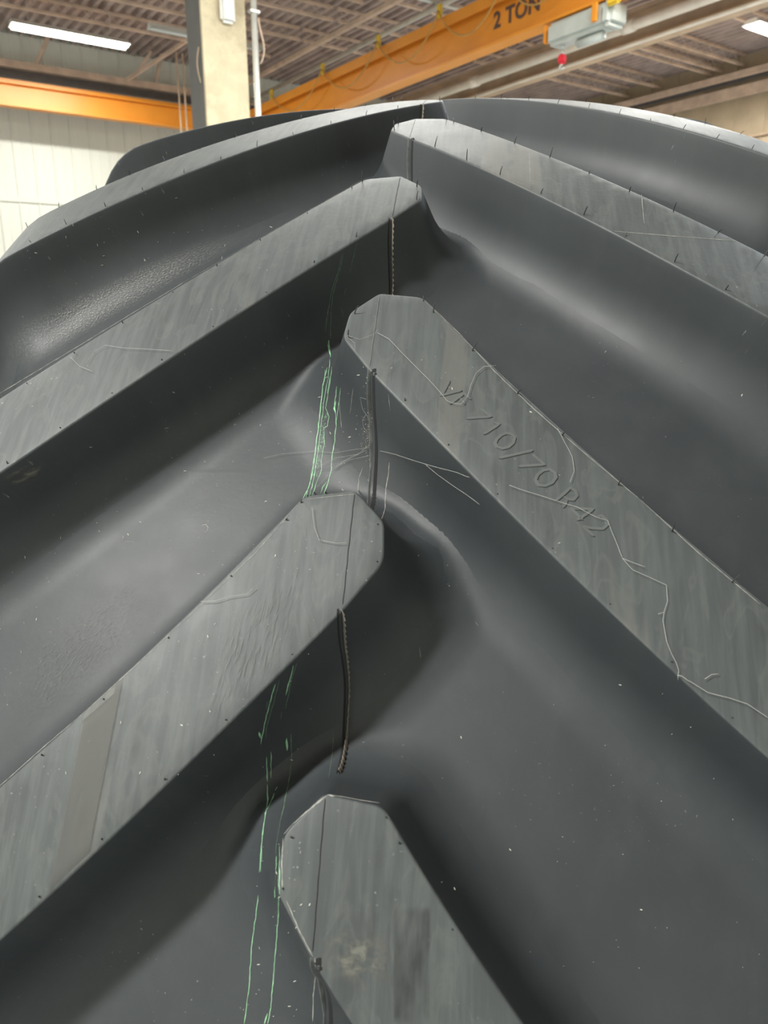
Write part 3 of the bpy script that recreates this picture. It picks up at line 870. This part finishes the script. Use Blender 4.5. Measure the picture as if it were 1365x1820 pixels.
# roof deck: profiled sheets, ribs along u
def deck_sheet():
    mb = MB(); vs = []; pr = []
    for k in range(5):
        a = -0.5 + k*0.2
        pr += [(a, 0.0), (a+0.07, 0.0), (a+0.10, 0.075), (a+0.17, 0.075)]
    pr.append((0.5, 0.0))
    L_ = (u1-u0)/2
    for a, d in pr:
        for s in (-1, 1): vs.append(V*a + U*L_*s + Z*d)
    mb.add(vs, [(2*i, 2*i+1, 2*i+3, 2*i+2) for i in range(len(pr)-1)])
    return mb
me = None; v_ = v0 + 0.5
while v_ < v1:
    if me is None: o = deck_sheet().build('deck_sheet', M_DECK, ceil); me = o.data
    else: o = link(bpy.data.objects.new('deck_sheet', me), ceil)
    o.location = W(cu, v_, H); v_ += 1.0

# open-web roof joists along v, one thing each
def joist(u, va, vb, label, zt=H-0.03, dp_=0.20):
    t = empty('roof_joist', W(u, va, zt-dp_)); base = W(u, va, zt-dp_)
    def P(v, z): return W(u, v, z) - base
    for nm, z in (('top_chord', zt), ('bottom_chord', zt-dp_)):
        mb = MB()
        mb.bar(P(va, z), P(vb, z), 0.06 if nm == 'bottom_chord' else 0.05, 0.045)
        mb.build(nm, M_JOIST, t)
    mb = MB(); n = int((vb-va)/0.45); 
    for i in range(n):
        a, b = va + (vb-va)*i/n, va + (vb-va)*(i+1)/n; mdl = (a+b)/2
        mb.tube([P(a, zt), P(mdl, zt-dp_)], 0.0055, 5); mb.tube([P(mdl, zt-dp_), P(b, zt)], 0.0055, 5)
    mb.build('web_rods', M_JOIST, t)
    tag(t, label, 'joist', 'open web joists under the roof deck')
jl = ['roof joist nearest the white wall at the far end', 'second roof joist from the white wall', 'third roof joist from the white wall', 'fourth roof joist from the white wall',
      'fifth roof joist from the white wall', 'sixth roof joist from the white wall', 'seventh roof joist from the white wall', 'eighth roof joist from the white wall']
for u_, lb in zip((15.15, 13.88, 12.62, 11.62), jl): joist(u_, 0.0, 7.6, lb + ', left of the orange bridge')
for u_, lb in zip((13.0, 12.05, 10.72, 10.45, 9.92, 8.40, 7.0, 5.6), jl): joist(u_, 11.35, 16.5, lb + ', right of the brown girder')
for u_ in (13.9, 12.6, 11.3, 10.0): joist(u_, 7.7, 11.1, {13.9:'farthest roof joist between conduit and brown girder',12.6:'second farthest roof joist between conduit and brown girder',11.3:'third farthest roof joist between conduit and brown girder',10.0:'nearest roof joist between conduit and brown girder'}[u_])

def simple_thing(name, mb, mat, label, cat, group=None, smooth=False):
    return tag(mb.build(name, mat, None, smooth), label, cat, group)
def ibeam(mb, a, b, wd, ht, tf=0.03, tw=0.02):
    mb.bar(a + Z*(ht/2 - tf/2), b + Z*(ht/2 - tf/2), wd, tf); mb.bar(a - Z*(ht/2 - tf/2), b - Z*(ht/2 - tf/2), wd, tf); mb.bar(a, b, tw, ht-2*tf+0.002)
# brown steel girder and tie beams along u
mb = MB(); ibeam(mb, W(u0+0.1, 11.15, 6.36), W(u1-0.1, 11.15, 6.36), 0.36, 0.52)
simple_thing('roof_girder', mb, M_GIRD, 'wide brown steel girder running under the roof at right', 'girder')
mb = MB(); mb.bar(W(6.0, 7.62, 6.68), W(u1-0.1, 7.62, 6.68), 0.09, 0.07)
simple_thing('roof_brace', mb, M_JOIST, 'thin brown brace bar crossing the joists above the orange bridge', 'brace')
mb = MB(); mb.bar(W(3.0, 16.2, 6.68), W(15.0, 16.2, 6.68), 0.10, 0.12)
simple_thing('eave_beam', mb, M_JOIST, 'light brown eave beam above the tan wall at far right', 'beam')
mb = MB(); mb.bar(W(3.0, 16.45, 6.40), W(15.0, 16.45, 6.40), 0.10, 0.22)
simple_thing('eave_channel', mb, M_JOIST, 'brown channel along the top of the tan wall', 'beam')
mb = MB(); mb.bar(W(3.0, 16.35, 6.62), W(15.0, 16.35, 6.62), 0.06, 0.10)
simple_thing('dark_duct', mb, M_DARK, 'dark steel strip between eave beam and tan wall', 'beam')
for (u_, lab) in ((8.62, 'dark steel post against the tan wall at far right'), (9.0, 'thin pale post beside the dark wall post')):
    mb = MB(); mb.bar(W(u_, 16.45, 0), W(u_, 16.45, 6.6), 0.12 if u_ < 8.8 else 0.06, 0.12 if u_ < 8.8 else 0.05, side=U)
    simple_thing('wall_post', mb, M_DARK if u_ < 8.8 else M_GIRD, lab, 'post')
mb = MB(); mb.bar(W(5.0, 16.5, 5.45), W(13.0, 16.5, 5.45), 0.05, 0.05)
simple_thing('wall_girt', mb, M_GIRD, 'thin horizontal rail across the tan wall', 'rail')
# pipes
t = empty('sprinkler_pipe', W(9, 10.55, 6.2)); b0 = W(9, 10.55, 6.2)
mb = MB(); mb.tube([W(u0+0.2, 10.55, 6.2)-b0, W(16.2, 10.55, 6.2)-b0], 0.078, 14); mb.build('pipe', M_PIPE, t, True)
for u_ in (12.05, 8.3, 5.2):
    mb = MB(); mb.tube([W(u_-0.11, 10.55, 6.2)-b0, W(u_+0.11, 10.55, 6.2)-b0], 0.098, 14); mb.build('coupling', M_PIPE, t, True)
tag(t, 'fat cream pipe under the roof beside the brown girder', 'pipe')
mb = MB(); mb.tube([W(2, 10.9, 6.05), W(16.2, 10.9, 6.05)], 0.03, 8)
simple_thing('thin_pipe', mb, M_PIPE, 'thin pipe running below the fat cream pipe', 'pipe', smooth=True)
mb = MB(); mb.tube([W(3, 7.86, 6.42), W(16.7, 7.86, 6.42)], 0.045, 8)
simple_thing('conduit', mb, M_GALV, 'long pale conduit above the orange bridge beam', 'conduit', smooth=True)
mb = MB(); mb.tube([W(9.95, 5.0, 6.5), W(9.95, 10.4, 6.5)], 0.035, 8)
simple_thing('conduit', mb, M_GALV, 'pale conduit crossing at the top edge towards the orange bridge', 'conduit', smooth=True)

# runway beam of the crane, on the far wall
mb = MB(); ibeam(mb, W(16.45, -5, 5.80), W(16.45, 16, 5.80), 0.22, 0.42)
t = simple_thing('runway_beam', mb, M_ORANGE, 'orange crane runway beam along the white wall at left', 'crane beam')
mb = MB(); mb.bar(W(16.45, -5, 6.045), W(16.45, 16, 6.045), 0.06, 0.05); mb.build('rail', M_ORANGE, t)
# wall truss above the runway
t = empty('wall_truss', W(16.88, 2, 6.4)); b0 = W(16.88, 2, 6.4)
mb = MB(); mb.bar(W(16.88, -5, 6.45)-b0, W(16.88, 16, 6.45)-b0, 0.14, 0.12); mb.build('chord', M_JOIST, t)
for (va, ub, vb) in ((5.05, 15.3, 6.05), (5.20, 16.8, 5.65), (0.5, 16.6, 1.3), (3.3, 16.7, 3.62), (5.7, 16.88, 5.9)):
    mb = MB(); mb.bar(W(16.88, va, 6.45)-b0, W(ub, vb, 7.1)-b0, 0.06, 0.06); mb.build('strut', M_JOIST, t)
mb = MB(); mb.bar(W(16.95, -5, 6.30)-b0, W(16.95, 16, 6.30)-b0, 0.10, 0.14); mb.build('chord_shadow', M_DARK, t)  # dark bar standing in for the shadow below the chord
tag(t, 'brown steel truss in front of the white wall above the orange runway', 'truss')

# orange bridge with lettering
BV = 7.52
t = empty('crane_bridge', W(10, BV, 5.37)); b0 = W(10, BV, 5.37)
mb = MB(); mb.bar(W(5.2, BV, 5.68)-b0, W(16.28, BV, 5.68)-b0, 0.02, 0.60, side=V); mb.build('web', M_ORANGE, t)
mb = MB(); mb.bar(W(5.2, BV, 5.38)-b0, W(16.28, BV, 5.38)-b0, 0.24, 0.035); mb.build('bottom_flange', M_ORANGE, t)
mb = MB(); mb.bar(W(5.2, BV, 5.98)-b0, W(16.28, BV, 5.98)-b0, 0.26, 0.035)
mb.bar(W(5.2, BV-0.13, 5.92)-b0, W(16.28, BV-0.13, 5.92)-b0, 0.02, 0.15); mb.build('top_flange', M_ORANGE, t)
cu_t = bpy.data.curves.new('lettering', 'FONT'); cu_t.body = '2 TON'; cu_t.size = 0.29; cu_t.extrude = 0.004; cu_t.space_character = 1.05; cu_t.offset = 0.007
lo = bpy.data.objects.new('lettering_src', cu_t); col.objects.link(lo)
dg = bpy.context.evaluated_depsgraph_get(); me_t = bpy.data.meshes.new_from_object(lo.evaluated_get(dg)); bpy.data.objects.remove(lo)
me_t.name = 'lettering'; me_t.materials.clear(); me_t.materials.append(M_TEXT)
lo = link(bpy.data.objects.new('lettering', me_t), t)
TU, TZ = 8.17, 5.60
mt4 = Matrix.Identity(4)
for i in range(3): mt4[i][0] = -U[i]; mt4[i][1] = Z[i]; mt4[i][2] = -V[i]; mt4[i][3] = (W(TU, BV-0.016, TZ)-b0)[i]
lo.matrix_local = mt4
tag(t, 'orange overhead crane bridge beam marked 2 TON', 'crane beam')
# festoon cable hanging in loops in front of the bridge
t = empty('festoon_cable', W(10, BV-0.2, 6.0)); b0 = W(10, BV-0.2, 6.0)
us = [14.6, 12.55, 10.75, 9.15, 7.75, 6.4]
for a, b in zip(us, us[1:]):
    pts = []
    for k in range(17):
        q = k/16; pts.append(W(a+(b-a)*q, BV-0.22+0.02*sin(q*6), 6.06 - 0.48*(1-(2*q-1)**2)**0.8)-b0)
    mb = MB(); mb.tube(pts, 0.012, 6); mb.build('cable_loop', M_CABLE, t, True)
for a in us:
    mb = MB(); mb.box(W(a, BV-0.2, 6.06)-b0, U*0.05, V*0.02, Z*0.09, 0.01); mb.build('cable_trolley', M_YELLOW, t)
tag(t, 'looped ochre festoon cable on yellow trolleys along the orange bridge', 'cable')

# hoist trolley under the bridge
t = empty('hoist_trolley', W(6.2, BV, 4.9)); b0 = W(6.2, BV, 4.9)
def hb(name, u_a, u_b, va, vb, za, zb, mat, bev=0.02):
    mb = MB(); mb.box(W((u_a+u_b)/2, (va+vb)/2, (za+zb)/2)-b0, U*abs(u_b-u_a)/2, V*abs(vb-va)/2, Z*abs(zb-za)/2, bev); return mb.build(name, mat, t)
hb('body', 7.04, 6.08, BV-0.14, BV+0.16, 5.08, 5.345, M_HOIST, 0.05)
hb('gear_box', 6.14, 5.97, BV-0.17, BV+0.17, 5.07, 5.345, M_HOIST, 0.05)
hb('side_plate', 6.24, 6.16, BV-0.20, BV-0.165, 5.14, 5.34, M_ORANGE, 0.008)
hb('side_plate', 7.09, 7.05, BV-0.13, BV-0.05, 5.13, 5.34, M_ORANGE, 0.008)
hb('end_cap', 6.02, 5.84, BV-0.20, BV-0.13, 5.25, 5.36, M_YELLOW, 0.02)
mb = MB(); mb.tube([W(6.86, BV, 5.10)-b0, W(6.86, BV, 5.03)-b0], 0.03, 10)
mb.tube([W(6.6, BV, 5.03)-b0, W(6.2, BV, 5.03)-b0], 0.05, 12); mb.build('drum', M_HOIST, t, True)
tag(t, 'grey hoist trolley hanging under the orange bridge', 'hoist')
t = empty('hoist_hook_block', W(6.86, BV, 4.8)); b0 = W(6.86, BV, 4.8)
mb = MB(); mb.box(W(6.86, BV, 4.92)-b0, U*0.045, V*0.05, Z*0.055, 0.02); mb.build('red_block', M_RED, t)
mb = MB(); mb.tube([W(6.86, BV, 4.97)-b0, W(6.86, BV, 5.005)-b0], 0.02, 8); mb.build('hanger', M_HOIST, t, True)
mb = MB(); mb.tube([W(6.86+0.04*sin(k*0.6), BV, 4.86-0.03*(1-cos(k*0.6)))-b0 for k in range(8)], 0.012, 6); mb.build('hook', M_GALV, t, True)
tag(t, 'small bright red hook block hanging below the grey hoist', 'hook')

# column with box and conduit
CU, CV = 7.95, 3.215
t = empty('building_column', W(CU, CV, 0)); b0 = W(CU, CV, 0)
mb = MB(); mb.box(W(CU-0.20, CV, H/2)-b0, U*0.02, V*0.255, Z*H/2); mb.build('cream_face', M_COLP, t)
mb = MB(); mb.box(W(CU+0.02, CV, H/2)-b0, U*0.20, V*0.250, Z*H/2); mb.build('shaft', M_COLG, t)
tag(t, 'tall cream faced column with dark grey side behind the tyre', 'column')
COLU = CU-0.22
def colbox(): pass
mb = MB(); mb.box(W(COLU-0.035, CV+0.03, 4.93), U*0.035, V*0.085, Z*0.14, 0.03)
simple_thing('junction_box', mb, M_BOX, 'small white plastic box mounted high on the cream column', 'box', smooth=False)
mb = MB(); mb.tube([W(COLU-0.03, CV+0.03, 5.07), W(COLU-0.02, CV+0.03, H)], 0.008, 6)
simple_thing('box_cable', mb, M_DARK, 'thin cable rising from the white box on the column', 'cable')
t = empty('column_conduit', W(COLU-0.05, CV+0.335, 0)); b0 = W(COLU-0.05, CV+0.335, 0)
mb = MB(); mb.tube([Vector((0, 0, 0)), Vector((0, 0, H))], 0.035, 12); mb.build('pipe', M_GALV, t, True)
for zz in (4.95, 3.2, 6.4):
    mb = MB(); mb.box(Vector((0, 0, zz)), V*0.055, U*0.04, Z*0.012); mb.build('clamp', M_GALV, t)
tag(t, 'bright vertical conduit pipe just right of the cream column', 'conduit')
pts = [W(COLU-0.05, CV+0.38 + 0.05*sin(pi*k/10), 4.95 - 0.42*sin(pi*k/10)) for k in range(0, 11)]
mb = MB(); mb.tube([W(COLU-0.06, CV+0.385+0.09*sin(pi*k/12)*(k/12), 4.9-0.45*k/12) for k in range(13)], 0.009, 6)
simple_thing('loose_wire', mb, M_JOIST, 'loose wire hanging beside the column conduit', 'wire', smooth=True)
mb = MB(); mb.tube([W(COLU+0.1-0.0*k, CV-0.262-0.03*sin(pi*k/12), 4.55-0.35*k/12) for k in range(13)], 0.006, 6)
simple_thing('loose_wire', mb, M_GIRD, 'curved wire on the dark side of the column', 'wire', smooth=True)
for i, vv in enumerate((5.85, 5.98)):
    mb = MB(); mb.tube([W(15.9, vv, 3.0), W(15.9, vv, 6.9)], 0.018, 6)
    simple_thing('hanging_rod', mb, M_GIRD, ('thin vertical rod left of the column' if i == 0 else 'second thin vertical rod close to the dark column side'), 'rod')

# fixtures
for i, (uu, vv, zz, L_, watts, lit) in enumerate(FIXTURES):
    t = empty('ceiling_light', W(uu, vv, zz)); b0 = W(uu, vv, zz)
    mb = MB()
    c = Vector((0, 0, 0.06)); wd = 0.16 if lit else 0.09
    vs = []
    for s in (-1, 1):
        for a, z in ((-wd, -0.05), (-wd*0.5, 0.03), (wd*0.5, 0.03), (wd, -0.05)): vs.append(V*(L_/2)*s + U*a + Z*(z+0.05))
    mb.add(vs, [(0, 1, 5, 4), (1, 2, 6, 5), (2, 3, 7, 6), (0, 3, 2, 1), (4, 5, 6, 7)])
    mb.build('housing', M_BOX, t)
    mb = MB()
    for a in (-0.07, 0.07) if lit else (0,):
        mb.tube([V*(-L_/2+0.03) + U*a + Z*0.0, V*(L_/2-0.03) + U*a + Z*0.0], 0.045 if lit else 0.03, 8)
    mb.build('lamp_tube', M_LAMP if lit else M_BOX, t, True)
    for s in (-1, 1):
        mb = MB(); mb.tube([V*(L_*0.35*s) + Z*0.08, V*(L_*0.35*s) + Z*(H-zz)], 0.006, 5); mb.build('hanger_wire', M_GALV, t)
    tag(t, LABELS[i], 'ceiling light', 'strip lights under the roof')
    if watts > 0:
        ld = bpy.data.lights.new('lamp_glow', 'AREA'); ld.shape = 'RECTANGLE'; ld.size = L_; ld.size_y = 0.28; ld.energy = watts
        ld.color = (0.82, 0.90, 1.0) if i in (5, 9) else (1.0, 0.99, 0.95)
        ll = bpy.data.objects.new('lamp_glow', ld); link(ll, t)
        mm = Matrix.Identity(4)
        for k in range(3): mm[k][0] = V[k]; mm[k][1] = U[k]; mm[k][2] = Z[k]
        if mm.to_3x3().determinant() < 0:
            for k in range(3): mm[k][1] = -U[k]
        mm[2][3] = -0.06
        ll.matrix_local = mm
